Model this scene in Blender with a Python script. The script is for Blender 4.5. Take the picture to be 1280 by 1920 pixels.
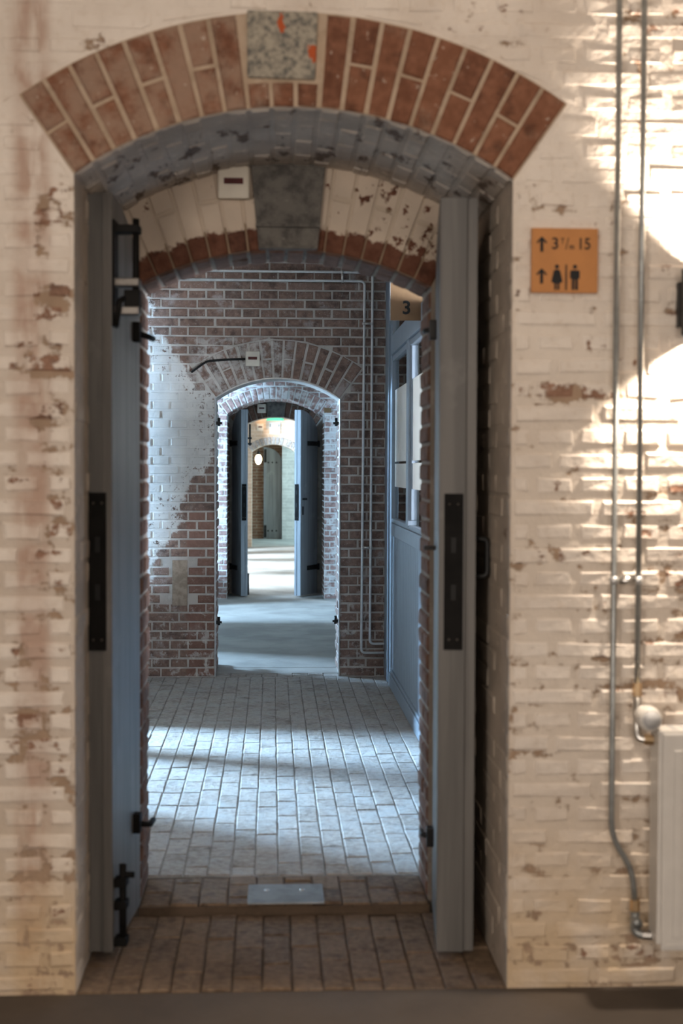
import bpy, bmesh, math, random
from mathutils import Vector, Matrix
random.seed(11)
for o in list(bpy.data.objects): bpy.data.objects.remove(o)
scene = bpy.context.scene
COL = scene.collection
PI = math.pi

# ------------------------------------------------------------------ camera
CAM = Vector((0, -3.68, 1.40))
def cam_axes(yaw, pitch, roll):
    y, p, r = map(math.radians, (yaw, pitch, roll))
    f = Vector((math.sin(y)*math.cos(p), math.cos(y)*math.cos(p), -math.sin(p)))
    rt = Vector((math.cos(y), -math.sin(y), 0)); up = rt.cross(f)
    return rt*math.cos(r)+up*math.sin(r), up*math.cos(r)-rt*math.sin(r), f
CR, CU, CF = cam_axes(2.86, 1.76, 0.22)
cd = bpy.data.cameras.new('camera')
cam = bpy.data.objects.new('camera', cd); COL.objects.link(cam)
cd.sensor_fit = 'VERTICAL'; cd.sensor_height = 36; cd.lens = 48.75
cd.dof.use_dof = True; cd.dof.focus_distance = 9.2; cd.dof.aperture_fstop = 3.0
cd.clip_start = 0.05; cd.clip_end = 100
cam.matrix_world = Matrix(((CR.x, CU.x, -CF.x, CAM.x), (CR.y, CU.y, -CF.y, CAM.y), (CR.z, CU.z, -CF.z, CAM.z), (0, 0, 0, 1)))
scene.camera = cam
def proj(p):
    d = Vector(p)-CAM; z = d.dot(CF)
    return (640+2600*d.dot(CR)/z, 960-2600*d.dot(CU)/z, z) if z > .1 else (-9999, -9999, z)

# ------------------------------------------------------------------ world, exposure
w = bpy.data.worlds.new('sky'); scene.world = w; w.use_nodes = True
bg = w.node_tree.nodes['Background']
bg.inputs[0].default_value = (0.50, 0.68, 1.0, 1); bg.inputs[1].default_value = 1.0
vs = scene.view_settings
vs.view_transform = 'Standard'; vs.look = 'None'; vs.gamma = 1; vs.use_curve_mapping = False
vs.exposure = 0.0

# ------------------------------------------------------------------ large lights: daylight in the windows, unseen fill lights in the front room
DAY = (0.42, 0.69, 1.0)
def area(name, loc, aim, sx, sy, power, col, spread=PI):
    l = bpy.data.lights.new(name, 'AREA'); l.shape = 'RECTANGLE'; l.size = sx; l.size_y = sy
    l.energy = power; l.color = col; l.spread = spread
    o = bpy.data.objects.new(name, l); COL.objects.link(o); o.location = loc
    o.rotation_euler = Vector(aim).to_track_quat('-Z', 'Z').to_euler()
    return o
area('daylight_window_1', (-3.93, 4.50, 1.75), (1, 0, -.0), .46, 1.15, 3200, DAY)
area('daylight_window_2', (-3.93, 8.60, 1.75), (1, 0, 0), .5, 1.15, 1700, DAY)
area('daylight_window_3', (-3.93, 13.6, 1.75), (1, 0, 0), .9, 1.15, 1700, (0.66, 0.84, 1.0))
area('daylight_window_4', (-3.93, 17.6, 1.75), (1, 0, 0), .9, 1.15, 1700, (0.66, 0.84, 1.0))
area('daylight_window_5', (3.43, 1.75, 1.75), (-1, .35, 0), .9, 1.15, 800, (0.82, 0.87, 1.0))
area('daylight_window_6', (2.43, 22.4, 1.5), (-1, 0, 0),   .7, 1.0, 200, (0.50, 0.84, 1.0))
WARM = (1.0, 0.84, 0.68)
area('ceiling_lamp_light', (-0.6, -3.2, 3.27), (0, .25, -1), 2.4, .5, 30, WARM)  # unseen area light added under the ceiling; no lamp fixture there
area('rear_window_light', (-2.35, -6.44, 1.75), (.36, 1, -.02), 1.3, 1.5, 165, (1.0, .885, .79))  # warm area light added behind the camera; the rear wall has no window
area('rear_fill_light_b', (0.75, -6.44, 1.75), (-.05, 1, -.02), 1.3, 1.5, 75, (1.0, .885, .79))  # second added rear area light, brightens the inside of the doorway
area('ceiling_fill_light_b', (2.1, -1.9, 3.27), (0, .15, -1), .5, 1.6, 12, WARM)  # smaller added ceiling light on the right, also without a fixture

# ------------------------------------------------------------------ object helpers
def mesh_obj(name, verts, faces, mat=None, parent=None, smooth=False):
    me = bpy.data.meshes.new(name); me.from_pydata(verts, [], faces); me.update()
    return link(name, me, mat, parent, smooth)
def link(name, me, mat=None, parent=None, smooth=False):
    if mat is not None and not me.materials: me.materials.append(mat)
    if smooth:
        for p in me.polygons: p.use_smooth = True
    o = bpy.data.objects.new(name, me); COL.objects.link(o)
    if parent is not None: o.parent = parent
    return o
def empty(name, loc=(0, 0, 0), rz=0):
    o = bpy.data.objects.new(name, None); COL.objects.link(o)
    o.location = loc; o.rotation_euler = (0, 0, rz); o.empty_display_size = .1
    return o
def tag(o, label=None, cat=None, group=None, kind=None):
    if label: o['label'] = label
    if cat: o['category'] = cat
    if group: o['group'] = group
    if kind: o['kind'] = kind
    return o
def bm_obj(name, bm, mat, parent=None, smooth=False):
    bmesh.ops.recalc_face_normals(bm, faces=bm.faces)
    me = bpy.data.meshes.new(name); bm.to_mesh(me); bm.free()
    return link(name, me, mat, parent, smooth)
def bm_box(bm, x, y, z, bevel=0):
    m = Matrix.Translation(((x[0]+x[1])/2, (y[0]+y[1])/2, (z[0]+z[1])/2)) @ Matrix.Diagonal((abs(x[1]-x[0]), abs(y[1]-y[0]), abs(z[1]-z[0]), 1))
    g = bmesh.ops.create_cube(bm, size=1, matrix=m)
    if bevel:
        es = list({e for v in g['verts'] for e in v.link_edges})
        bmesh.ops.bevel(bm, geom=es, offset=bevel, segments=2, affect='EDGES', profile=.6)
def box(name, x, y, z, mat, parent=None, bevel=0):
    bm = bmesh.new(); bm_box(bm, x, y, z, bevel)
    return bm_obj(name, bm, mat, parent)
def rounded(pts, r, n=5):
    out = [Vector(pts[0])]
    for i in range(1, len(pts)-1):
        a, b, c = Vector(pts[i-1]), Vector(pts[i]), Vector(pts[i+1])
        d1, d2 = (a-b).normalized(), (c-b).normalized()
        rr = min(r, (a-b).length*.48, (c-b).length*.48)
        p, q = b+d1*rr, b+d2*rr
        for k in range(n+1):
            t = k/n
            out.append(p*(1-t)**2+b*2*t*(1-t)+q*t*t)
    out.append(Vector(pts[-1])); return out
def bm_tube(bm, pts, r, seg=10, cap=True):
    pts = [Vector(p) for p in pts]; rings = []; nrm = None
    for i, p in enumerate(pts):
        t = (pts[min(i+1, len(pts)-1)]-pts[max(i-1, 0)]).normalized()
        if nrm is None: nrm = t.orthogonal().normalized()
        else: nrm = (nrm-t*nrm.dot(t)).normalized()
        b = t.cross(nrm); rr = r[i] if isinstance(r, (list, tuple)) else r
        rings.append([bm.verts.new(p+(nrm*math.cos(a)+b*math.sin(a))*rr) for a in [2*PI*k/seg for k in range(seg)]])
    for A, B in zip(rings, rings[1:]):
        for k in range(seg): bm.faces.new((A[k], A[(k+1) % seg], B[(k+1) % seg], B[k]))
    if cap:
        bm.faces.new(rings[0]); bm.faces.new(rings[-1][::-1])
def tube(name, pts, r, mat, parent=None, seg=10, smooth=True):
    bm = bmesh.new(); bm_tube(bm, pts, r, seg); return bm_obj(name, bm, mat, parent, smooth)
def bm_extrude_poly(bm, poly, y0, y1):
    a = [bm.verts.new((u, y0, v)) for u, v in poly]; b = [bm.verts.new((u, y1, v)) for u, v in poly]
    n = len(poly)
    bm.faces.new(a); bm.faces.new(b[::-1])
    for i in range(n): bm.faces.new((a[i], b[i], b[(i+1) % n], a[(i+1) % n]))
def slab(name, poly, y0, y1, mat, parent=None, bevel=0):
    bm = bmesh.new(); bm_extrude_poly(bm, poly, y0, y1)
    if bevel: bmesh.ops.bevel(bm, geom=list(bm.edges), offset=bevel, segments=2, affect='EDGES', profile=.6)
    return bm_obj(name, bm, mat, parent)
def text_mesh(name, body, size, loc, mat, parent, align='CENTER', offset=0.0, sx=1.0):
    c = bpy.data.curves.new(name, 'FONT'); c.body = body; c.size = size; c.align_x = align; c.extrude = .0006; c.offset = offset
    t = bpy.data.objects.new(name, c); COL.objects.link(t)
    bpy.context.view_layer.update()
    me = bpy.data.meshes.new_from_object(t.evaluated_get(bpy.context.evaluated_depsgraph_get()))
    bpy.data.objects.remove(t); bpy.data.curves.remove(c)
    me.transform(Matrix.Diagonal((sx, 1, 1, 1)) ); me.transform(Matrix.Rotation(PI/2, 4, 'X'))
    me.materials.clear()
    o = link(name, me, mat, parent); o.location = loc
    return o

# ------------------------------------------------------------------ material helpers
class Mat:
    def __init__(s, name, rough=.8, spec=.3, metal=0.0):
        s.m = bpy.data.materials.new(name); s.m.use_nodes = True
        s.nt = s.m.node_tree; s.b = s.nt.nodes['Principled BSDF']
        s.b.inputs['Roughness'].default_value = rough; s.b.inputs['Metallic'].default_value = metal
        s.b.inputs['Specular IOR Level'].default_value = spec
        s._p = None
    def put(s, sock, v):
        if hasattr(v, 'is_output'): s.nt.links.new(v, sock)
        elif isinstance(v, (tuple, list)) and len(v) == 3 and sock.type == 'RGBA': sock.default_value = (*v, 1)
        else: sock.default_value = v
    def node(s, t): return s.nt.nodes.new(t)
    def pos(s):
        if s._p is None: s._p = s.node('ShaderNodeNewGeometry').outputs['Position']
        return s._p
    def xyz(s):
        n = s.node('ShaderNodeSeparateXYZ'); s.put(n.inputs[0], s.pos()); return n.outputs
    def rnd(s): return s.node('ShaderNodeObjectInfo').outputs['Random']
    def math(s, op, a, b=0.0, clamp=False):
        n = s.node('ShaderNodeMath'); n.operation = op; n.use_clamp = clamp
        s.put(n.inputs[0], a); s.put(n.inputs[1], b); return n.outputs[0]
    def scaled(s, v):
        n = s.node('ShaderNodeVectorMath'); n.operation = 'MULTIPLY'; s.put(n.inputs[0], s.pos()); n.inputs[1].default_value = v; return n.outputs[0]
    def noise(s, scale, detail=4, rough=.55, vec=None):
        n = s.node('ShaderNodeTexNoise'); s.put(n.inputs['Vector'], vec if vec is not None else s.pos())
        n.inputs['Scale'].default_value = scale; n.inputs['Detail'].default_value = detail; n.inputs['Roughness'].default_value = rough
        return n.outputs['Fac']
    def mr(s, v, a, b, c=0.0, d=1.0, smooth=True):
        n = s.node('ShaderNodeMapRange'); n.interpolation_type = 'SMOOTHSTEP' if smooth else 'LINEAR'; n.clamp = True
        s.put(n.inputs[0], v)
        for i, q in zip((1, 2, 3, 4), (a, b, c, d)): s.put(n.inputs[i], q)
        return n.outputs[0]
    def mix(s, f, a, b, mode='MIX'):
        n = s.node('ShaderNodeMix'); n.data_type = 'RGBA'; n.blend_type = mode
        s.put(n.inputs[0], f); s.put(n.inputs[6], a); s.put(n.inputs[7], b); return n.outputs[2]
    def ramp(s, f, stops):
        n = s.node('ShaderNodeValToRGB'); e = n.color_ramp.elements
        while len(e) < len(stops): e.new(.5)
        for el, (p, c) in zip(e, stops): el.position = p; el.color = (*c, 1) if isinstance(c, tuple) else (c, c, c, 1)
        s.put(n.inputs[0], f); return n.outputs[0]
    def color(s, v): s.put(s.b.inputs['Base Color'], v); return s
    def roughness(s, v): s.put(s.b.inputs['Roughness'], v); return s
    def bump(s, h, dist=.004, strength=.6):
        n = s.node('ShaderNodeBump'); n.inputs['Strength'].default_value = strength; n.inputs['Distance'].default_value = dist
        s.put(n.inputs['Height'], h); s.nt.links.new(n.outputs[0], s.b.inputs['Normal']); return s
    def band(s, v, a, b, soft):           # 1 between a and b
        return s.math('MULTIPLY', s.mr(v, a-soft, a+soft), s.mr(v, b-soft, b+soft, 1.0, 0.0))

def plain(name, col, rough=.6, spec=.4, metal=0.0, var=.12, nscale=14):
    m = Mat(name, rough, spec, metal)
    n = m.noise(nscale, 5)
    d = tuple(c*(1-var) for c in col); l = tuple(min(1, c*(1+var)) for c in col)
    m.color(m.mix(m.mr(n, .35, .65), d, l)); m.bump(m.noise(nscale*6, 3), .0015, .25)
    return m.m

BR_WARM = ((.150, .052, .028), (.225, .085, .045), (.115, .045, .028))
BR_W2 = ((.175, .112, .088), (.23, .148, .116), (.12, .083, .068))
def brick_color(m, cols, mort=None):
    if mort: base = m.mix(m.mr(m.noise(9, 4), .35, .65), tuple(c*.8 for c in mort), mort)
    else:
        base = m.ramp(m.rnd(), [(0, cols[0]), (.45, cols[1]), (.75, cols[0]), (1, cols[2])])
        base = m.mix(m.mr(m.noise(38, 5), .3, .75, 0, .55), base, tuple(min(1, c*1.5+.02) for c in cols[1]))
        base = m.mix(m.mr(m.noise(17, 4), .52, .72, 0, .65), base, tuple(c*.55 for c in cols[2]))
    return base

# cream lime paint on the front wall, worn through in places
def front_paint(name, mort=False):
    m = Mat(name, .72, .25)
    X, Y, Z = m.xyz()
    base = brick_color(m, ((.20, .105, .068), (.25, .14, .092), (.13, .075, .052)), (.36, .25, .17) if mort else None)
    n1 = m.noise(5.5, 6, .62); n2 = m.noise(24, 5, .65); ns = m.noise(1.0, 5, .6, m.scaled((2.6, 2.6, 15)))
    cov = m.math('ADD', m.math('MULTIPLY', n1, .42), m.math('MULTIPLY', n2, .40))
    cov = m.math('ADD', cov, m.math('MULTIPLY', ns, .38))        # about .60
    # rusty worn courses and a worn field to the right behind the pipes
    worn = m.math('MULTIPLY', m.band(Z, 1.585, 1.635, .016), m.band(X, .60, .96, .06))
    worn = m.math('ADD', worn, m.math('MULTIPLY', m.band(Z, 2.565, 2.64, .02), m.mr(X, .72, .90)))
    worn = m.math('ADD', worn, m.math('MULTIPLY', m.band(Z, .55, 1.32, .12), m.mr(X, .86, 1.02, 0, .45)))
    worn = m.math('ADD', worn, m.math('MULTIPLY', m.band(X, -.68, -.53, .02), m.mr(Z, 2.1, .9, .10, .30)))
    worn = m.math('ADD', worn, m.math('MULTIPLY', m.band(X, -.62, -.52, .03), m.math('MULTIPLY', m.band(Z, 1.2, 2.15, .1), .45)))
    thr = m.math('ADD', .497, m.math('MULTIPLY', worn, .105))
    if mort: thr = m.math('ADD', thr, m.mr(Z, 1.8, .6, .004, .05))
    mask = m.mr(m.math('SUBTRACT', cov, thr), -.018, .022)
    paint = m.mix(m.mr(m.noise(3, 4), .35, .65), (.64, .565, .49), (.74, .67, .595))
    paint = m.mix(m.mr(m.noise(40, 4), .5, .75, 0, .35), paint, (.52, .42, .33))
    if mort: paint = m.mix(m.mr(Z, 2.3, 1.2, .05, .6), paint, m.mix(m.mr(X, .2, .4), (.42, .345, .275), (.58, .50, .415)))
    # pinkish brown run-off down the left and damp yellowing near the floor
    run = m.math('MULTIPLY', m.band(X, -.675, -.585, .022), m.mr(m.noise(1, 4, .6, m.scaled((14, 14, 2.6))), .28, .52, 0, .9))
    paint = m.mix(m.math('MULTIPLY', run, m.mr(m.noise(8, 3), .38, .58, .35, .95)), paint, (.40, .265, .20))
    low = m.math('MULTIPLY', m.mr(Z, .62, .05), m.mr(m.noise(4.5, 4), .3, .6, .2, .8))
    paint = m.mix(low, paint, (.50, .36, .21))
    m.color(m.mix(mask, base, paint))
    h = m.math('ADD', m.math('MULTIPLY', mask, .35), m.math('ADD', m.math('MULTIPLY', m.noise(26, 5), .8), m.math('MULTIPLY', m.noise(11, 4), 1.6)))
    m.bump(h, .010, .7)
    return m.m
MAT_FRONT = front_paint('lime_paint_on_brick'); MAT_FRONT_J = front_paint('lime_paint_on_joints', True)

def ring_red(name):
    m = Mat(name, .85, .2); X, Y, Z = m.xyz()
    base = brick_color(m, ((.150, .062, .034), (.185, .080, .044), (.110, .046, .027)))
    cov = m.math('ADD', m.noise(11, 6, .7), m.mr(X, .12, -.10, -.12, .10))   # pale lime residue to the left
    base = m.mix(m.mr(cov, .42, .70, 0, .66), base, (.33, .235, .175))
    base = m.mix(m.mr(m.noise(60, 4), .66, .74, 0, .6), base, (.56, .48, .40))
    m.color(base); m.bump(m.noise(55, 5), .003, .5); return m.m
MAT_RING = ring_red('bare_red_arch_brick')

def stone(name, base, dark, orange=False):
    m = Mat(name, .85, .2); X, Y, Z = m.xyz()
    c = m.mix(m.mr(m.noise(55 if orange else 14, 6, .75), .36, .60), dark, base)
    c = m.mix(m.mr(m.noise(45, 5, .7), .58, .72, 0, .6), c, tuple(min(1, q*1.5) for q in base))
    if orange:
        q = lambda xa, xb, za, zb: m.math('MULTIPLY', m.band(X, xa, xb, .016), m.band(Z, za, zb, .022))
        v = m.math('MAXIMUM', q(.008, .030, 2.54, 2.595), m.math('MAXIMUM', q(.132, .165, 2.565, 2.62), q(.092, .115, 2.46, 2.51)))
        o = m.mr(m.math('ADD', v, m.math('MULTIPLY', m.math('SUBTRACT', m.noise(42, 4, .6), .5), 1.9)), .52, .60)
        o = m.math('MULTIPLY', o, m.mr(v, .06, .2))
        c = m.mix(o, c, (.40, .085, .028))
    m.color(c); m.bump(m.noise(40, 6), .004, .6); return m.m
MAT_KEY = stone('speckled_keystone', (.36, .325, .26), (.12, .115, .105), True)
MAT_KEY2 = stone('dark_keystone', (.155, .145, .13), (.075, .07, .065))

def grey_paint(name, col, worn, amt=.60):
    m = Mat(name, .75, .25)
    c = m.mix(m.mr(m.noise(6, 5), .35, .65), tuple(q*.78 for q in col), col)
    c = m.mix(m.mr(m.noise(30, 5, .6), .60, .68, 0, .6), c, tuple(min(1, q*1.5) for q in col))
    c = m.mix(m.mr(m.noise(1, 6, .68, m.scaled((16, 7, 16))), amt, amt+.05, 0, .85), c, worn)
    m.color(c); m.bump(m.noise(24, 5), .006, .5); return m.m
MAT_SOFF = grey_paint('blue_grey_paint_on_soffit', (.58, .525, .46), (.10, .065, .05), .56)
MAT_JAMB = grey_paint('grey_paint_on_jamb', (.50, .43, .355), (.18, .12, .085), .64)

def inner_ring(name, cx, cz, R, band, paintc, mort=None):
    m = Mat(name, .8, .2); X, Y, Z = m.xyz()
    dx = m.math('SUBTRACT', X, cx); dz = m.math('SUBTRACT', Z, cz)
    r = m.math('SQRT', m.math('ADD', m.math('MULTIPLY', dx, dx), m.math('MULTIPLY', dz, dz)))
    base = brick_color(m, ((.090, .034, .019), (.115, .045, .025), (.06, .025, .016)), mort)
    e = m.math('ADD', m.math('SUBTRACT', r, R+band), m.math('MULTIPLY', m.math('SUBTRACT', m.noise(14, 6, .65), .5), .11))
    mask = m.mr(e, -.006, .006)
    spots = m.mr(m.math('ADD', m.noise(16, 6, .7), m.mr(X, .1, .35, -.06, .03)), .585, .62, 1, 0)
    mask = m.math('MULTIPLY', mask, spots)
    paint = m.mix(m.mr(m.noise(5, 4), .35, .65), tuple(q*.86 for q in paintc), paintc)
    m.color(m.mix(mask, base, paint)); m.bump(m.math('ADD', m.noise(30, 4), m.math('MULTIPLY', mask, .3)), .005, .5); return m.m

def w2_brick(name, mort=False):
    m = Mat(name, .85, .2); X, Y, Z = m.xyz()
    base = brick_color(m, BR_W2, (.52, .475, .43) if mort else None)
    if not mort:    # efflorescence
        base = m.mix(m.mr(m.noise(90, 5, .7), .58, .70, 0, .75), base, (.50, .47, .44))
        base = m.mix(m.mr(m.noise(8, 5, .65), .56, .70, 0, .55), base, (.46, .42, .40))
    # red, newer quoin bricks beside the opening
    q = m.math('MULTIPLY', m.band(X, -.56, -.36, .01), m.mr(Z, 1.15, 1.10))
    if not mort: base = m.mix(m.math('MULTIPLY', q, .55), base, (.22, .105, .075))
    # white lime field to the left: boundary x as a function of z
    zr = m.mr(Z, .6, 2.6, 0, 1, False)
    bx = m.ramp(zr, [(0, .02), (.10, .06), (.20, .22), (.32, .28), (.44, .50), (.60, .52), (.70, .34), (.80, .17), (.88, .05), (1, 0.0)])
    bx = m.math('ADD', -.95, bx)
    bx = m.math('ADD', bx, .10)
    d = m.math('SUBTRACT', bx, X)
    d = m.math('ADD', d, m.math('MULTIPLY', m.math('SUBTRACT', m.noise(7, 6, .7), .5), .40))
    if mort: d = m.math('ADD', d, .03)
    chip = m.mr(m.noise(34, 6, .75), .56 if not mort else .60, .60 if not mort else .64, 1, 0)
    mask = m.math('MULTIPLY', m.mr(d, -.02, .03), m.math('MAXIMUM', chip, m.mr(d, .10, .22)))
    # low, patchy residue near the floor
    low = m.math('MULTIPLY', m.mr(Z, 1.0, .3), m.mr(m.noise(15, 6, .72), .54, .62, 0, .5))
    mask = m.math('MAXIMUM', mask, low)
    # pale residue on the arch around the keystone
    ar = m.math('MULTIPLY', m.band(X, -.52, .12, .06), m.band(Z, 1.86, 2.26, .02))
    mask = m.math('MAXIMUM', mask, m.math('MULTIPLY', ar, m.mr(m.noise(15, 6, .7), .42, .60, 0, .55)))
    paint = m.mix(m.mr(m.noise(8, 4), .3, .7), (.60, .58, .55), (.72, .70, .66))
    paint = m.mix(m.mr(m.noise(11, 5, .7), .66, .70, 0, .6), paint, (.46, .33, .18))
    m.color(m.mix(mask, base, paint))
    m.bump(m.math('ADD', m.noise(70, 5), m.math('MULTIPLY', mask, .4)), .004, .6); return m.m
MAT_W2 = w2_brick('brown_brick_with_lime'); MAT_W2_J = w2_brick('pale_mortar_with_lime', True)

def simple_brick(name, cols, lime, amount, mort=None):
    m = Mat(name, .85, .2)
    base = brick_color(m, cols, mort)
    base = m.mix(m.mr(m.noise(10, 6, .7), amount, amount+.12, 0, .8), base, lime)
    m.color(base); m.bump(m.noise(60, 5), .004, .6); return m.m
MAT_W3 = simple_brick('pinkish_brick_with_lime', ((.25, .145, .125), (.31, .195, .17), (.19, .115, .10)), (.62, .59, .57), .47)
MAT_W3_J = simple_brick('light_mortar', BR_W2, (.66, .64, .62), .40, (.56, .53, .50))
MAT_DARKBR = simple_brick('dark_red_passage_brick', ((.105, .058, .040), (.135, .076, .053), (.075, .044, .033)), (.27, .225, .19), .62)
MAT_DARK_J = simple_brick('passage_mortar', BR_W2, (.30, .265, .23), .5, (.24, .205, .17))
MAT_RING_J = simple_brick('cream_joint_mortar', BR_W2, (.45, .35, .26), .45, (.41, .31, .22))

def far_brick(name, c1, c2, mort, sc=1.0):
    m = Mat(name, .85, .2); X, Y, Z = m.xyz()
    cb = m.node('ShaderNodeCombineXYZ'); m.put(cb.inputs[0], m.math('ADD', X, Y)); m.put(cb.inputs[1], Z)
    b = m.node('ShaderNodeTexBrick'); m.put(b.inputs['Vector'], cb.outputs[0])
    m.put(b.inputs['Color1'], c1); m.put(b.inputs['Color2'], c2); m.put(b.inputs['Mortar'], mort)
    b.inputs['Scale'].default_value = sc; b.inputs['Mortar Size'].default_value = .006
    b.inputs['Brick Width'].default_value = .23; b.inputs['Row Height'].default_value = .061
    m.color(m.mix(m.mr(m.noise(9, 5), .35, .7, 0, .5), b.outputs['Color'], tuple(q*.7 for q in c2)))
    m.bump(b.outputs['Fac'], .004, -.5); return m.m

def paver_mat(name, cols, joint=None, dust=(.40, .385, .365), amt=.42):
    m = Mat(name, .78, .3); X, Y, Z = m.xyz()
    base = brick_color(m, cols, joint)
    base = m.mix(m.mr(m.noise(7, 6, .7), amt, amt+.25, 0, .85), base, dust)
    base = m.mix(m.mr(m.noise(60, 5, .75), .575, .66, 0, .6), base, tuple(q*.5 for q in cols[2]))
    m.color(base); m.bump(m.math('ADD', m.noise(48, 6, .75), m.noise(12, 3)), .009, .8); return m.m
PV = ((.29, .25, .215), (.35, .315, .28), (.22, .185, .155))
MAT_PAV = paver_mat('dusty_floor_brick', PV); MAT_PAV_J = paver_mat('floor_joint', PV, (.22, .19, .16), (.34, .315, .29), .40)
PW = ((.150, .098, .060), (.19, .13, .084), (.105, .069, .045))
MAT_PAVW = paver_mat('brown_threshold_brick', PW, None, (.23, .17, .115), .52); MAT_PAVW_J = paver_mat('threshold_joint', PW, (.11, .075, .05), (.16, .11, .07), .5)
def concrete(name, c, rough=.75):
    m = Mat(name, rough, .35)
    k = m.mix(m.mr(m.noise(2.2, 6, .6), .35, .68), tuple(q*.72 for q in c), c)
    k = m.mix(m.mr(m.noise(40, 5, .7), .58, .68, 0, .35), k, tuple(q*.55 for q in c))
    m.color(k); m.bump(m.noise(30, 6), .003, .4); return m.m
MAT_CONC = concrete('brown_grey_screed', (.09, .071, .056)); MAT_CONC2 = concrete('pale_screed', (.40, .375, .34))
MAT_PLASTER = concrete('bare_pale_plaster', (.44, .40, .36), .9)
MAT_PLASTER_W = concrete('warm_plaster', (.50, .46, .42), .85)

def door_paint(name, col):
    m = Mat(name, .50, .4)
    g = m.noise(1.0, 5, .6, m.scaled((26, 26, 1.3)))
    c = m.mix(m.mr(g, .35, .65), tuple(q*.80 for q in col), tuple(q*1.12 for q in col))
    c = m.mix(m.mr(m.noise(5, 5, .6), .60, .68, 0, .35), c, tuple(min(1, q*1.5) for q in col))
    m.color(c); m.bump(m.noise(1.0, 4, .6, m.scaled((60, 60, 3))), .002, .4); return m.m
MAT_DOOR = door_paint('grey_door_paint', (.125, .120, .113)); MAT_DOOR_L = door_paint('light_grey_door_paint', (.140, .133, .124))
MAT_DOOR3 = door_paint('blue_grey_door_paint', (.30, .315, .335))
MAT_IRON = plain('black_iron', (.007, .007, .007), .45, .35, 0, .3)
MAT_PLATE = plain('matt_black_plate', (.006, .0055, .005), .65, .12, 0, .3)
MAT_GALVD = plain('dull_galvanised_pipe', (.27, .28, .275), .36, .5, .6, .12, 30)
MAT_GALVL = plain('bright_galvanised_pipe', (.66, .67, .67), .30, .5, .35, .08, 30)
MAT_STEEL = plain('worn_steel', (.55, .53, .50), .28, .5, 1.0, .2)
MAT_GALV = plain('galvanised_pipe', (.56, .56, .555), .36, .5, .55, .12, 30)
MAT_DSTEEL = plain('dull_steel', (.11, .10, .09), .42, .5, .8, .2)
MAT_BRASS = plain('brass_fitting', (.62, .45, .27), .3, .5, 1.0)
MAT_WHITE = plain('white_enamel', (.60, .575, .535), .35, .5, 0, .03)
MAT_CREAMPL = plain('cream_plastic', (.62, .57, .48), .45, .4, 0, .04)
MAT_REDWIN = plain('dark_red_lens', (.075, .012, .012), .2, .5, 0, .2)
MAT_BLACK = plain('black_print', (.008, .008, .008), .6, .3, 0, .1)
MAT_SIGN = plain('orange_brown_sign', (.47, .20, .058), .55, .35, 0, .05)
MAT_SIGN3 = plain('brown_room_sign', (.16, .088, .040), .55, .35, 0, .05)
MAT_PART = plain('blue_grey_joinery', (.24, .28, .325), .45, .4, 0, .04)
MAT_WOOD = plain('weathered_timber', (.34, .27, .21), .8, .2, 0, .2, 30)
MAT_METALPL = plain('grey_steel_plate', (.25, .27, .285), .42, .5, .35, .18)
MAT_GREY_PL = plain('grey_cap', (.45, .45, .45), .4)
def glass():
    m = bpy.data.materials.new('clear_glass'); m.use_nodes = True; nt = m.node_tree; nt.nodes.clear()
    o = nt.nodes.new('ShaderNodeOutputMaterial'); mx = nt.nodes.new('ShaderNodeMixShader'); t = nt.nodes.new('ShaderNodeBsdfTransparent'); g = nt.nodes.new('ShaderNodeBsdfGlossy'); f = nt.nodes.new('ShaderNodeFresnel')
    f.inputs[0].default_value = 1.45; g.inputs['Roughness'].default_value = .02; t.inputs[0].default_value = (.93, .96, .96, 1)
    for a, b in ((f.outputs[0], mx.inputs[0]), (t.outputs[0], mx.inputs[1]), (g.outputs[0], mx.inputs[2]), (mx.outputs[0], o.inputs[0])): nt.links.new(a, b)
    return m
def film():
    m = bpy.data.materials.new('frosted_film'); m.use_nodes = True; nt = m.node_tree; nt.nodes.clear()
    o = nt.nodes.new('ShaderNodeOutputMaterial'); mx = nt.nodes.new('ShaderNodeMixShader'); d = nt.nodes.new('ShaderNodeBsdfDiffuse'); t = nt.nodes.new('ShaderNodeBsdfTranslucent')
    d.inputs[0].default_value = (.78, .77, .74, 1); t.inputs[0].default_value = (.80, .79, .76, 1); mx.inputs[0].default_value = .5
    for a, b in ((d.outputs[0], mx.inputs[1]), (t.outputs[0], mx.inputs[2]), (mx.outputs[0], o.inputs[0])): nt.links.new(a, b)
    return m
def glow(name, col, s):
    m = bpy.data.materials.new(name); m.use_nodes = True; b = m.node_tree.nodes['Principled BSDF']
    b.inputs['Base Color'].default_value = (*col, 1); b.inputs['Emission Color'].default_value = (*col, 1); b.inputs['Emission Strength'].default_value = s
    return m
MAT_GLASS = glass(); MAT_FILM = film()

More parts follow.
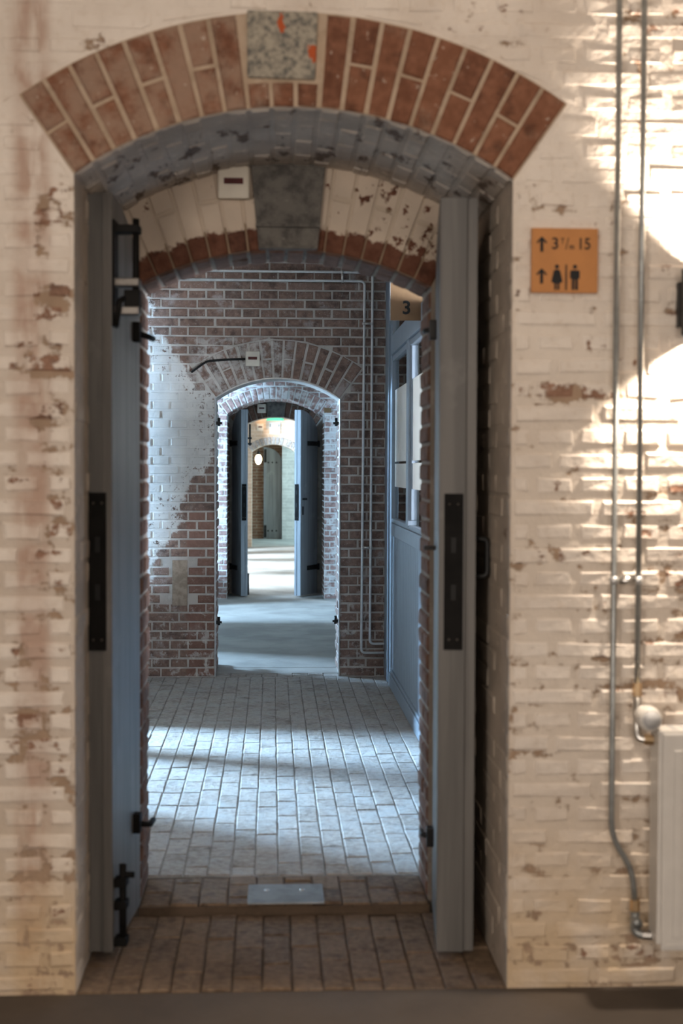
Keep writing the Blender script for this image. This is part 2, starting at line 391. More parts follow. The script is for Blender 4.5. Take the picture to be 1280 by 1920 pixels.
# ------------------------------------------------------------------ brick pieces
def inset(poly, d):
    n = len(poly); out = []
    for i in range(n):
        p0, p1, p2 = Vector(poly[i-1]), Vector(poly[i]), Vector(poly[(i+1) % n])
        e1, e2 = (p1-p0), (p2-p1)
        if e1.length < 1e-6 or e2.length < 1e-6: out.append(tuple(p1)); continue
        e1.normalize(); e2.normalize()
        n1, n2 = Vector((-e1.y, e1.x)), Vector((-e2.y, e2.x))
        b = n1+n2
        k = d/max(.35, (1+n1.dot(n2))/1.0)
        out.append((p1.x+b.x*k, p1.y+b.y*k))
    return out
def prism_data(poly, proud, bevel, depth, jit=.0):
    """front face at y = -proud with a rounded edge, back at y = depth; poly counter-clockwise seen from -y"""
    n = len(poly); R = random.uniform
    f = inset(poly, bevel)
    V = [(u+R(-jit, jit), -proud+R(-jit, jit)*.7, v+R(-jit, jit)) for u, v in f]
    V += [(u+R(-jit, jit)*.6, -proud+bevel*.9, v+R(-jit, jit)*.6) for u, v in poly]
    V += [(u, depth, v) for u, v in poly]
    F = [tuple(range(n))]
    for a in (0, n):
        for i in range(n):
            j = (i+1) % n
            F.append((a+i, a+n+i, a+n+j, a+j))
    return V, F
CACHE = {}
def prism_mesh(poly, proud, bevel, depth, jit, mat, key=None):
    if key is not None:
        k = (key, mat.name, random.randrange(4))
        if k in CACHE: return CACHE[k]
    V, F = prism_data(poly, proud, bevel, depth, jit)
    me = bpy.data.meshes.new('brick'); me.from_pydata(V, [], F); me.update(); me.materials.append(mat)
    if key is not None: CACHE[k] = me
    return me
def rect(lx, lz): return [(-lx/2, -lz/2), (lx/2, -lz/2), (lx/2, lz/2), (-lx/2, lz/2)]
def clip(poly, nx, nz, c):
    out = []
    for i in range(len(poly)):
        a, b = poly[i-1], poly[i]
        da, db = nx*a[0]+nz*a[1]-c, nx*b[0]+nz*b[1]-c
        if (da >= 0) != (db >= 0):
            t = da/(da-db); out.append((a[0]+(b[0]-a[0])*t, a[1]+(b[1]-a[1])*t))
        if db >= 0: out.append(b)
    return out
def parea(p): return .5*sum(p[i-1][0]*p[i][1]-p[i][0]*p[i-1][1] for i in range(len(p)))
class Arch:
    def __init__(s, xl, xr, zs, za):
        s.xl, s.xr, s.zs, s.za = xl, xr, zs, za
        s.cx = (xl+xr)/2; h = (xr-xl)/2; r = za-zs
        s.R = (h*h+r*r)/(2*r); s.cz = za-s.R; s.ang = math.asin(h/s.R)
    def pts(s, n=24, dr=0.0):
        return [(s.cx+(s.R+dr)*math.sin(t), s.cz+(s.R+dr)*math.cos(t)) for t in [s.ang*(1-2*k/n) for k in range(n+1)]]   # right to left
# pieces: list of (priority, mesh, matrix, name)
class Pieces:
    def __init__(s): s.L = []
    def add(s, me, mtx, name='brick', view=None):
        p = mtx.to_translation(); x, y, z = proj(p)
        v = view or (0, 0, 1280, 1920)
        inside = v[0]-12 <= x <= v[2]+12 and v[1]-12 <= y <= v[3]+12
        s.L.append((0 if inside else 1, z, me, mtx, name))
    def emit(s, parent, limit=300, stuff='brick_field', margin=True):
        s.L.sort(key=lambda t: (t[0], t[1]))
        one = [t for t in s.L if t[0] == 0][:limit]; rest = s.L[len(one):]
        for t in one:
            o = bpy.data.objects.new(t[4], t[2]); COL.objects.link(o); o.parent = parent; o.matrix_basis = t[3]
        if rest:
            V, F = [], []; mat = rest[0][2].materials[0]
            for t in rest:
                b = len(V); V += [tuple(t[3] @ v.co) for v in t[2].vertices]; F += [tuple(b+i for i in p.vertices) for p in t[2].polygons]
            o = mesh_obj(stuff, V, F, mat, parent); o['kind'] = 'stuff'
def wob(a=.35): return Matrix.Rotation(math.radians(random.uniform(-a, a)), 4, 'Y') @ Matrix.Rotation(math.radians(random.uniform(-a, a))*1.2, 4, 'Z')
def brick_wall(P, y, x0, x1, z0, z1, course, mat, arch=None, ring=.0, sl=.235, joint=.010, proud=.005, bevel=.005, depth=.03, jit=.0015, holes=(), view=None, phase=0.0, sink=0.0):
    """cross bond: a row of stretchers, then a row of headers"""
    nrow = int(round((z1-z0)/course))
    for i in range(nrow):
        za = z0+i*course
        if i % 2 == 0: pitch, off = sl, (sl/2 if (i//2) % 2 else 0)
        else: pitch, off = sl/2, sl/4
        k0 = math.floor((x0-phase-off)/pitch)
        x = phase+off+k0*pitch
        while x < x1:
            a, b = max(x, x0), min(x+pitch, x1); x += pitch
            if b-a < .03: continue
            jw = joint*random.uniform(.75, 1.25)
            full = [(a+jw/2, za+joint/2), (b-jw/2, za+joint/2), (b-jw/2, za+course-joint/2), (a+jw/2, za+course-joint/2)]
            polys = [full]; cut = False
            mx, mz = (a+b)/2, za+course/2
            if any(h[0] < mx < h[1] and h[2] < mz < h[3] for h in holes): continue
            if arch:
                A = arch; Re = A.R+ring
                zsk = A.cz+Re*math.cos(A.ang)
                if za+course <= A.zs+.002:
                    if b > A.xl and a < A.xr:
                        cut = True; polys = [clip(full, -1, 0, -(A.xl-.002)), clip(full, 1, 0, A.xr+.002)]
                else:
                    near = any((p[0]-A.cx)**2+(p[1]-A.cz)**2 < (Re+.01)**2 for p in full) or (za < zsk and A.xl-.3 < mx < A.xr+.3)
                    if near:
                        cut = True
                        dx, dz = mx-A.cx, mz-A.cz; r = math.hypot(dx, dz); nx, nz = dx/r, dz/r
                        c1 = clip(full, nx, nz, nx*A.cx+nz*A.cz+Re+.006)
                        sg = 1 if dx > 0 else -1
                        qx, qz = sg*math.cos(A.ang), -math.sin(A.ang)      # away from the ring across its end line
                        c2 = clip(full, qx, qz, qx*A.cx+qz*A.cz+.006)
                        c2 = clip(c2, sg, 0, sg*(A.xr if sg > 0 else A.xl)+.002) if c2 else c2
                        g1 = parea(c1) if len(c1) > 2 else 0; g2 = parea(c2) if len(c2) > 2 else 0
                        if abs(math.atan2(dx, dz)) < A.ang and mz > A.cz+Re*math.cos(A.ang): g2 = 0
                        polys = [c1 if g1 >= g2 else c2]
            for p in polys:
                if len(p) < 3 or parea(p) < .12*sl*.4*course: continue
                cx_, cz_ = sum(q[0] for q in p)/len(p), sum(q[1] for q in p)/len(p)
                lp = [(q[0]-cx_, q[1]-cz_) for q in p]
                if cut and len(p) != 4 or cut:
                    me = prism_mesh(lp, proud, bevel, depth, jit, mat)
                else:
                    wq = round((b-a-jw)/.002)*.002
                    me = prism_mesh(rect(wq, course-joint), proud, bevel, depth, jit, mat, (round(wq, 3), round(course, 4), proud, depth))
                M = Matrix.Translation((cx_+random.uniform(-.001, .001), y+random.uniform(-.0022, .0022)*(.6 if sink else 1)+sink*min(1, max(0, (cz_-1.6)/.6, .45 if (sink and .6 < cx_ < .9) else 0)), cz_+random.uniform(-.0012, .0012))) @ (wob(.75 if sink else .35) if not cut else Matrix())
                P.add(me, M, 'brick', view)
def ring_bricks(P, A, y, n, thick, mat, depth, split=True, joint=.011, proud=.004, skip=(), name='arch_brick', view=None, lower=None):
    """wedge bricks of an arch; every other course is two half bricks"""
    dth = 2*A.ang/n
    for k in range(n):
        th = -A.ang+(k+.5)*dth
        segs = [(0, thick)] if (not split or k % 2) else [(0, thick*.5-.004), (thick*.5+.004, thick)]
        if k in skip:
            if lower is None: continue
            segs = [(0, lower)]
        for (a, b) in segs:
            ra, rb = A.R+a, A.R+b; rm = (ra+rb)/2
            h = lambda r: r*math.tan(dth/2)-joint/2
            poly = [(-h(ra), ra-rm), (h(ra), ra-rm), (h(rb), rb-rm), (-h(rb), rb-rm)]
            me = prism_mesh(poly, proud, .005, depth, .0012, mat, ('v', round(ra, 3), round(rb, 3), round(dth, 4), depth, proud, y))
            M = Matrix.Translation((A.cx+rm*math.sin(th), y+random.uniform(-.002, .002), A.cz+rm*math.cos(th))) @ Matrix.Rotation(th, 4, 'Y') @ wob(.25)
            P.add(me, M, name, view)
def soffit_bricks(P, A, y0, y1, n, mat, row=4, thick=.018, name='soffit_brick'):
    dth = 2*A.ang/n
    for k in range(n):
        th = -A.ang+(k+.5)*dth
        rad = Vector((math.sin(th), 0, math.cos(th)))
        L = (y1-y0)/row; sh = L/2 if k % 2 else 0
        edges = [y0]+[q for q in [y0+sh+i*L for i in range(0, row+1)] if y0+.03 < q < y1-.03]+[y1]
        for a, b in zip(edges, edges[1:]):
            lx = b-a-.010; lz = A.R*dth-.009
            me = prism_mesh(rect(round(lx, 3), round(lz, 4)), .0055, .006, .02, .002, mat, ('s', round(lx, 3), round(lz, 4)))
            X = Vector((0, 1, 0)); Yv = rad; Z = X.cross(Yv)
            M = Matrix(((X.x, Yv.x, Z.x, 0), (X.y, Yv.y, Z.y, 0), (X.z, Yv.z, Z.z, 0), (0, 0, 0, 1)))
            c = Vector((A.cx, (a+b)/2, A.cz))+rad*(A.R+random.uniform(-.002, .002)); M.translation = c
            P.add(me, M, name)
def jamb_bricks(P, x, side, y0, y1, z0, z1, course, mat, name='jamb_brick', proud=.004, view=None, joint=.010):
    """side +1: face looks to -x (right-hand jamb), -1: face looks to +x"""
    R = Matrix.Rotation(-PI/2 if side > 0 else PI/2, 4, 'Z')
    n = int(round((z1-z0)/course)); D = y1-y0
    for i in range(n):
        za = z0+i*course
        if D < .3: e = [0, D] if i % 2 == 0 else [0, D*.45, D]
        else: e = [0, .115, .35, .585, D] if i % 2 == 0 else [0, .225, .46, D]
        for a, b in zip(e, e[1:]):
            lx = round(b-a-joint, 3)
            if lx < .02: continue
            me = prism_mesh(rect(lx, course-joint), proud, .006, .03, .002, mat, ('j', lx, course, proud))
            M = Matrix.Translation((x+random.uniform(-.003, .003), y0+(a+b)/2, za+course/2)) @ R @ wob(.3)
            P.add(me, M, name, view)
def wall_poly(x0, x1, z1, A, z0=-.10, dr=0.0):
    arc = A.pts(28)
    return [(x0, z0), (A.xl, z0)] + arc[::-1] + [(A.xr, z0), (x1, z0), (x1, z1), (x0, z1)]
def wall_mesh(name, x0, x1, z1, A, y0, y1, mat, parent=None, z0=-.10):
    return slab(name, wall_poly(x0, x1, z1, A, z0), y0, y1, mat, parent)

# ================================================================== THE FRONT WALL WITH THE BIG DOORWAY
A1 = Arch(-.520, .637, 2.170, 2.353)          # outer, rebated opening
A1i = Arch(-.415, .500, 1.976, 2.089)         # inner opening
RB = .70                                      # depth of the rebate
W1B = .96
C1 = .0633
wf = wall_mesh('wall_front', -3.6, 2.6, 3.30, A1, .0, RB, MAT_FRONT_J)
tag(wf, 'cream painted worn brick wall with a red brick arch over the doorway', kind='structure')
wi = wall_mesh('inner_wall', -3.6, 2.6, 3.30, A1i, RB, W1B, MAT_DARK_J, wf)
P = Pieces()
brick_wall(P, 0, -1.3, 2.1, 0.0, 42*C1+6*C1, C1, MAT_FRONT, A1, .243, proud=.0050, bevel=.0115, jit=.0034, phase=.637-.235*2, joint=.010, sink=.0024)
P.emit(wf, 300)
P = Pieces()
NR = 20
ring_bricks(P, A1, 0, NR, .243, MAT_RING, .10, skip=(9, 10, 8), lower=.062, proud=.008)
P.emit(wf, 300)
ringb = []      # bed mortar of the ring, a touch behind the brick faces
arc_o, arc_i = A1.pts(28, .246), A1.pts(28, 0)
slab('arch_mortar', arc_i[::-1]+arc_o, -.0035, .05, MAT_RING_J, wf)
th0 = -A1.ang+9.5*2*A1.ang/NR
rm = A1.R+.155
kp = [(-.091, -.083), (.087, -.086), (.094, .090), (-.092, .092)]
k = slab('keystone', kp, -.014, .05, MAT_KEY, wf, .006); k.location = (A1.cx+rm*math.sin(th0), 0, A1.cz+rm*math.cos(th0)); k['label'] = 'speckled grey keystone with orange paint marks'
slab('soffit_mortar', A1.pts(28, -.002)[::-1]+A1.pts(28, .01), .003, RB, MAT_SOFF, wf)
P = Pieces(); soffit_bricks(P, A1, .004, RB, 20, MAT_SOFF); P.emit(wf, 300)
for sd, x in ((1, A1.xr), (-1, A1.xl)):
    box('jamb_render', sorted((x-.0012*sd, x+.01*sd)), (.0035, RB), (0, A1.zs), MAT_JAMB, wf)
    P = Pieces(); jamb_bricks(P, x, sd, .003, RB, 0.0, 34*C1, C1, MAT_JAMB, proud=.002, joint=.006); P.emit(wf, 300)
# wall of the inner opening: wedge bricks above it, dark bricks in its sides
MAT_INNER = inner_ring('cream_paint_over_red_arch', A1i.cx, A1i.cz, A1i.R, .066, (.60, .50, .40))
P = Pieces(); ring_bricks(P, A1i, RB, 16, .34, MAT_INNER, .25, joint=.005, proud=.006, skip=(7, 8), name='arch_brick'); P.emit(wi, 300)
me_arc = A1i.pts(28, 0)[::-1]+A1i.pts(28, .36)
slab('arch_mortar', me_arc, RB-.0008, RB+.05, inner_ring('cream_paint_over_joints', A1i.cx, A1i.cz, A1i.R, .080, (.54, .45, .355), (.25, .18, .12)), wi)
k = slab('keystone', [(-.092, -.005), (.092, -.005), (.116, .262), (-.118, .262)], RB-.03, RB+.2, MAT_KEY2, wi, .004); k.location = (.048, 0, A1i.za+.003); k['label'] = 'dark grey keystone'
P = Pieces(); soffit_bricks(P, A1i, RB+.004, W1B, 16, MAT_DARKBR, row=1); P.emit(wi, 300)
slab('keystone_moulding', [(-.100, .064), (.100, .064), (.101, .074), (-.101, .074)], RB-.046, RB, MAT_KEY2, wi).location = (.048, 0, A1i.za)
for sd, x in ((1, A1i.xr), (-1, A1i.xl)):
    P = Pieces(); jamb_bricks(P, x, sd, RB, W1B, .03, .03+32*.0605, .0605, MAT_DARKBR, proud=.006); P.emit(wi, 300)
for x, z in ((-.055, 2.343), (.058, 2.338)):
    tube('drill_hole_plug', [(x, RB-.012, z), (x, RB-.02, z)], .013, MAT_IRON, wi)

# ================================================================== floors
gd = box('floor_base', (-4.1, 3.6), (-6.65, 24.0), (-.30, -.099), MAT_CONC); tag(gd, 'solid ground under all the rooms', kind='structure')
fl = box('floor', (-3.6, 2.6), (-6.5, .0), (-.10, 0), MAT_CONC); tag(fl, 'brown grey concrete floor in front of the wall', kind='structure')
def paving(P, x0, x1, y0, y1, z, wpx, lpy, mat, view=None, joint=.006, tilt=.45, hj=.0025, cross=False):
    n = int(round((x1-x0)/wpx)); wq = (x1-x0)/n
    for i in range(n):
        off = (lpy*random.choice((.5, .45, .55)) if i % 2 else 0)-lpy*random.uniform(0, .06)
        y = y0-off
        while y < y1:
            a, b = max(y, y0), min(y+lpy*random.uniform(.84, 1.14), y1); y = b if b > y else y1
            if b >= y1: y = y1
            if b-a < .035: continue
            lx, ly = round((wq-joint*.7)/.002)*.002, round((b-a-joint*1.6)/.006)*.006
            me = prism_mesh(rect(lx, ly), 0, .0035, .03, .0016, mat, ('p', round(lx, 3), round(ly, 3), mat.name))
            M = Matrix.Translation((x0+(i+.5)*wq, (a+b)/2, z+random.uniform(-hj, hj))) @ Matrix.Rotation(math.radians(random.uniform(-.7, .7)), 4, 'Z') @ Matrix.Rotation(-PI/2, 4, 'X') @ Matrix.Rotation(math.radians(random.uniform(-tilt, tilt)), 4, 'X') @ Matrix.Rotation(math.radians(random.uniform(-tilt, tilt)), 4, 'Y')
            P.add(me, M, 'paver', view)
fr = box('floor_doorway', (-.522, .639), (.0, .66), (-.10, -.006), MAT_PAVW_J); tag(fr, 'brown brick paving inside the front doorway', kind='structure')
P = Pieces(); paving(P, -.520, .637, .004, .648, 0.0, .083, .225, MAT_PAVW); P.emit(fr, 300, 'paver_field')
ft = box('floor_threshold', (-.415, .50), (.652, .962), (-.10, .024), MAT_PAVW_J); tag(ft, 'raised brick threshold step of the front doorway', kind='structure')
P = Pieces(); paving(P, -.412, .498, .654, .955, .030, .088, .155, MAT_PAVW, hj=.003); P.emit(ft, 300, 'paver_field')
f2 = box('floor_corridor', (-3.9, .80), (.962, 5.46), (-.10, .0264), MAT_PAV_J); tag(f2, 'dusty pale brick paving of the corridor behind the doorway', kind='structure')
P = Pieces(); paving(P, -.86, .746, .966, 5.455, .030, .0805, .235, MAT_PAV, view=(278, 1200, 790, 1650), hj=.0013, tilt=.25); P.emit(f2, 300, 'paver_field')

# ================================================================== SECOND WALL
Y2 = 5.46; W2T = .42
A2 = Arch(-.377, .447, 1.866, 2.001)
C2 = .0605
w2 = wall_mesh('wall_middle', -3.9, 3.4, 3.10, A2, Y2, Y2+W2T, MAT_W2_J)
tag(w2, 'brown brick wall with arched opening and flaking white paint on its left', kind='structure')
P = Pieces()
brick_wall(P, Y2, -1.15, .80, .03, .03+46*C2, C2, MAT_W2, A2, .243, proud=.004, bevel=.004, joint=.011, phase=.447-.235*2, jit=.0018, view=(278, 484, 727, 1275), holes=((-.66, -.55, .50, .80),))
P.emit(w2, 300)
P = Pieces(); brick_wall(P, Y2, .80, 1.6, .03, .03+46*C2, C2, MAT_W2, proud=.004, bevel=.004, joint=.011, phase=.447-.235*2, view=(735, 560, 795, 1000)); P.emit(w2, 120)
P = Pieces(); ring_bricks(P, A2, Y2, 15, .243, MAT_W2, .15, proud=.006, joint=.012, view=(300, 600, 727, 800)); P.emit(w2, 300)
slab('arch_mortar', A2.pts(28, 0)[::-1]+A2.pts(28, .245), Y2-.003, Y2+.05, MAT_W2_J, w2)
for sd, x in ((1, A2.xr), (-1, A2.xl)):
    P = Pieces(); jamb_bricks(P, x, sd, Y2, Y2+W2T, .03, .03+30*C2, C2, MAT_W2, proud=.003, view=(395, 700, 645, 1275)); P.emit(w2, 300)
nb = box('nailing_block', (-.655, -.555), (Y2-.012, Y2+.05), (.50, .80), MAT_WOOD, w2, .004); nb['label'] = 'pale weathered timber nailing block'
# thin steel edge strip round the opening
tr = empty('trim_1', (0, Y2, 0)); tag(tr, 'thin grey steel edging strip round the second opening', kind='structure')
arc = [(A2.xl+.004, .03)]+A2.pts(20, -.004)[::-1]+[(A2.xr-.004, .03)]
bm = bmesh.new()
bm_tube(bm, [(x, -.004, z) for x, z in arc], .006, 6); bm_obj('edge_strip', bm, MAT_GALV, tr)
# threshold cobbles
f2t = box('floor_second_threshold', (-.377, .447), (Y2, Y2+W2T), (-.10, .020), MAT_PAV_J); tag(f2t, 'row of small stones in the threshold of the second opening', kind='structure')
P = Pieces(); paving(P, -.375, .445, Y2-.02, Y2+.16, .030, .105, .09, MAT_PAV, hj=.004, view=(395, 1200, 645, 1290)); P.emit(f2t, 300, 'paver_field')
box('screed_strip', (-.377, .447), (Y2+.165, Y2+W2T), (0, .028), MAT_CONC2, f2t)

# ================================================================== THIRD WALL, with doors
Y3 = 10.93; RB3 = .68; Y3B = Y3+RB3+.27
A3 = Arch(-.475, .548, 1.975, 2.143); A3i = Arch(-.375, .450, 1.84, 1.973)
f3 = box('floor_third_room', (-3.9, 1.3), (Y2+W2T, Y3B), (-.10, .030), MAT_CONC2); tag(f3, 'pale screed floor between the second and third walls', kind='structure')
w3 = wall_mesh('wall_back', -3.9, 3.4, 3.10, A3, Y3, Y3+RB3, MAT_W3_J)
tag(w3, 'pinkish lime stained brick wall round the far pair of doors', kind='structure')
w3i = wall_mesh('inner_wall', -3.9, 3.4, 3.10, A3i, Y3+RB3, Y3B, MAT_DARK_J, w3)
V3 = (404, 706, 636, 1122)
P = Pieces(); brick_wall(P, Y3, -.95, 1.0, .03, .03+43*C2, C2, MAT_W3, A3, .12, proud=.004, bevel=.004, joint=.012, phase=.548-.235*2, view=V3); P.emit(w3, 300)
P = Pieces(); ring_bricks(P, A3, Y3, 18, .12, MAT_W3, .1, split=False, proud=.006, joint=.012, view=V3); P.emit(w3, 300)
P = Pieces(); soffit_bricks(P, A3, Y3, Y3+RB3, 18, MAT_W3); P.emit(w3, 0, 'soffit_brick_field')
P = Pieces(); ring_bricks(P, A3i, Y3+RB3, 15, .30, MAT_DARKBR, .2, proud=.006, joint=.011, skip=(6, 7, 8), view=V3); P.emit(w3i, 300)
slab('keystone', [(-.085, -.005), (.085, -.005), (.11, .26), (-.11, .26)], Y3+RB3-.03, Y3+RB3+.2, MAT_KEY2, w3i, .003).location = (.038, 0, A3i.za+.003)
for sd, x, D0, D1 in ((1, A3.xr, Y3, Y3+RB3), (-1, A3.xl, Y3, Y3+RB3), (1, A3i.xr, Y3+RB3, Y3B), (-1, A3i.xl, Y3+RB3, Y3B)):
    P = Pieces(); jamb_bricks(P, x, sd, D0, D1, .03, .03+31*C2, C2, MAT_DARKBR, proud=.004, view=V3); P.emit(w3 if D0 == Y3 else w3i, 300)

# ================================================================== FOURTH WALL and the end
Y4 = 20.66; Y5 = 23.65
A4 = Arch(-.36, .40, 1.70, 1.835)
f4 = box('floor_fourth_room', (-3.9, 1.3), (Y3B, Y4+.5), (-.10, .030), MAT_CONC2); tag(f4, 'bright screed floor beyond the far pair of doors', kind='structure')
f5 = box('floor_end_room', (-2.4, 2.4), (Y4+.5, Y5+.2), (-.10, .030), MAT_CONC2); tag(f5, 'screed floor at the very end of the corridor', kind='structure')
MAT_W4 = far_brick('cream_far_brick', (.60, .47, .36), (.52, .40, .30), (.66, .56, .46))
MAT_W5 = far_brick('brown_far_brick', (.26, .135, .085), (.19, .095, .06), (.36, .29, .22))
MAT_W5W = far_brick('white_far_brick', (.56, .52, .48), (.47, .43, .40), (.60, .57, .53))
w4 = wall_mesh('wall_far', -3.9, 3.4, 3.10, A4, Y4, Y4+.5, MAT_W4); tag(w4, 'lamplit cream brick wall over a grey arch, far down the corridor', kind='structure')
MAT_GREYR = simple_brick('grey_far_arch_brick', ((.26, .24, .23), (.34, .32, .31), (.19, .175, .17)), (.56, .55, .54), .50)
P = Pieces(); ring_bricks(P, A4, Y4, 13, .13, MAT_GREYR, .1, split=False, proud=.01, joint=.012); P.emit(w4, 300)
w5 = box('wall_end', (-2.4, .19), (Y5, Y5+.2), (0, 3.1), MAT_W5); tag(w5, 'brown brick end wall of the corridor', kind='structure')
w5b = box('wall_end_right', (.19, 2.4), (Y5-.25, Y5+.2), (0, 3.1), MAT_W5W); tag(w5b, 'whitish brick pier at the right end of the corridor', kind='structure')

# ================================================================== side walls, ceilings (mostly outside the view)
def shell(name, x, y, z, mat, label):
    o = box(name, x, y, z, mat); tag(o, label, kind='structure'); return o
shell('wall_front_room_left', (-3.75, -3.6), (-6.5, .7), (0, 3.3), MAT_PLASTER_W, 'plastered left wall of the front room')
shell('wall_front_room_right', (2.6, 2.75), (-6.5, .7), (0, 3.3), MAT_PLASTER_W, 'plastered right wall of the front room')
shell('wall_behind', (-3.6, 2.6), (-6.65, -6.5), (0, 3.3), MAT_PLASTER_W, 'plastered wall behind the photographer')
shell('ceiling', (-3.75, 2.75), (-6.65, .96), (3.3, 3.45), MAT_PLASTER_W, 'plastered ceiling of the front room')
shell('ceiling_corridor', (-4.1, 3.6), (.96, Y5+.2), (3.10, 3.25), MAT_PLASTER, 'plastered ceiling over the corridor rooms')
# inner left wall with openings (posts and piers between them)
def wall_openings(name, x0, x1, y0, y1, zt, ops, mat, label):
    ops = sorted(ops); bm = bmesh.new(); y = y0
    for (a, b, za, zb) in ops:
        bm_box(bm, (x0, x1), (y, a), (-.1, zt))
        if za > 0: bm_box(bm, (x0, x1), (a, b), (-.1, za))
        bm_box(bm, (x0, x1), (a, b), (zb, zt)); y = b
    bm_box(bm, (x0, x1), (y, y1), (-.1, zt))
    o = bm_obj(name, bm, mat); tag(o, label, kind='structure'); return o
wall_openings('wall_left', -1.40, -1.28, .96, Y2, 3.1, [(2.44, 3.22, 0, 1.25), (3.38, 3.82, 0, 1.25), (5.305, 5.39, .80, 2.4)], MAT_PLASTER, 'plastered left side wall of the corridor with openings')  # narrow last slot is added to let daylight graze the second wall
wall_openings('wall_left_third_room', -1.40, -1.28, Y2+W2T, Y3, 3.1, [(6.3, 7.2, 0, 2.4), (8.7, 9.9, 0, 2.4), (10.15, 10.8, .6, 2.5)], MAT_PLASTER, 'plastered left side wall of the third room with openings')
wall_openings('wall_left_fourth_room', -1.40, -1.28, Y3B, Y4, 3.1, [(12.6, 14.0, 0, 2.4), (14.4, 15.6, 0, 2.4), (16.2, 17.2, 0, 2.4), (17.6, 18.4, 0, 2.4), (18.9, 19.6, 0, 2.4)], MAT_PLASTER, 'plastered left side wall of the fourth room with openings')
wall_openings('wall_outside', -4.10, -3.90, .96, Y4, 3.1, [(4.15, 4.85, 1.15, 2.35), (8.25, 8.95, 1.15, 2.35), (13.1, 14.1, 1.15, 2.35), (17.1, 18.1, 1.15, 2.35)], MAT_PLASTER, 'outer wall with daylight windows on the left')
wall_openings('wall_outside_right', 3.40, 3.60, .96, Y2, 3.1, [(1.25, 2.25, 1.15, 2.35)], MAT_PLASTER, 'outer wall with a window behind the glazed partition')
shell('wall_right_third_room', (1.30, 1.45), (Y2+W2T, Y3), (0, 3.1), MAT_PLASTER, 'plastered right wall of the third room')
shell('wall_right_fourth_room', (1.30, 1.45), (Y3B, Y4), (0, 3.1), MAT_PLASTER, 'plastered right wall of the fourth room')
shell('wall_left_end_room', (-2.5, -2.4), (Y4+.5, Y5), (0, 3.1), MAT_PLASTER, 'plastered left wall of the end room')
wall_openings('wall_right_end_room', 2.40, 2.5, Y4+.5, Y5, 3.1, [(22.0, 22.8, 1.0, 2.1)], MAT_PLASTER, 'plastered right wall of the end room with a window')
shell('floor_side_room', (.80, 3.4), (.96, Y2), (-.1, .03), MAT_CONC2, 'screed floor behind the glazed partition')

# ================================================================== DOOR LEAVES
def leaf_poly(x0, x1, zb, zh, zf, w):
    """top rises in an arc from the hinge (x=0, zh) to the free edge (x=w, zf)"""
    r = zf-zh; n = 14; pts = []
    for k in range(n+1):
        x = x1+(x0-x1)*k/n; t = 1-min(1, max(0, x/w))
        pts.append((x, zf-r*(1-math.sqrt(max(0, 1-(t*.95)**2)))/(1-math.sqrt(1-.95**2))))
    return [(x0, zb), (x1, zb)]+pts
def door(n, loc, ang, s, w, zb, zh, zf, mat, mat2, label, t=.050, t2=.027, lip_back=False, plate=.040):
    """origin at the foot of the hinge; leaf along +x; inner face at y=0, body on the s side"""
    d = empty('door_%d' % n, loc, ang); tag(d, label, kind='structure')
    sg = lambda a: s*a
    if not lip_back:    # lighter strip on the inner side
        slab('leaf_lining', leaf_poly(0, w, zb, zh, zf, w), *sorted((0, sg(t2))), mat2, d, .002)
        slab('leaf', leaf_poly(0, w-.006, zb, zh, zf, w), *sorted((sg(t2), sg(t+t2))), mat, d, .002)
    else:
        slab('leaf', leaf_poly(0, w, zb, zh, zf, w), *sorted((0, sg(t+t2))), mat, d, .002)
        slab('leaf_lining', leaf_poly(0, w-.010, zb, zh, zf, w), *sorted((sg(t+t2), sg(t+t2+.030))), mat2, d, .002)
    return d
def lock_plate(d, w, s, y0, y1, z0=.885, z1=1.332):
    p = box('lock_plate', (w-.001, w+.004), sorted((s*y0, s*y1)), (z0, z1), MAT_PLATE, d, .0015)
    ym = s*(y0+y1)/2
    for z in (z0+.30, z0+.165):
        box('keyhole', (w+.003, w+.0055), (ym-.007, ym+.007), (z-.022, z+.022), MAT_BLACK, p)
    for z in (z0+.03, z1-.03):
        for q in (-.012, .012): tube('screw', [(w+.003, ym+q, z), (w+.006, ym+q, z)], .004, MAT_DSTEEL, p, 8)
def strap(d, s, yf, z, L=.30):
    """strap hinge on the outer face, wrapping the hinge pin"""
    h = box('strap_hinge', (-.01, L), sorted((s*yf, s*(yf+.008))), (z-.025, z+.025), MAT_IRON, d, .002)
    for x in (.07, .16, .25): tube('rivet', [(x, s*(yf+.006), z), (x, s*(yf+.016), z)], .009, MAT_IRON, h, 8)
    tube('hinge_knuckle', [(-.018, s*(yf+.004), z-.034), (-.018, s*(yf+.004), z+.034)], .014, MAT_IRON, h, 10)
# first doorway, left
W = .438
a = math.atan2(-.437, -.037)
d = door(1, (-.414, .692, 0), a, -1, W, .022, 1.975, 2.172, MAT_DOOR, MAT_DOOR_L, 'grey arched door leaf standing open against the left side of the front doorway')
lock_plate(d, W, -1, .016, .066)
strap(d, -1, .077, 1.78); strap(d, -1, .077, .26)
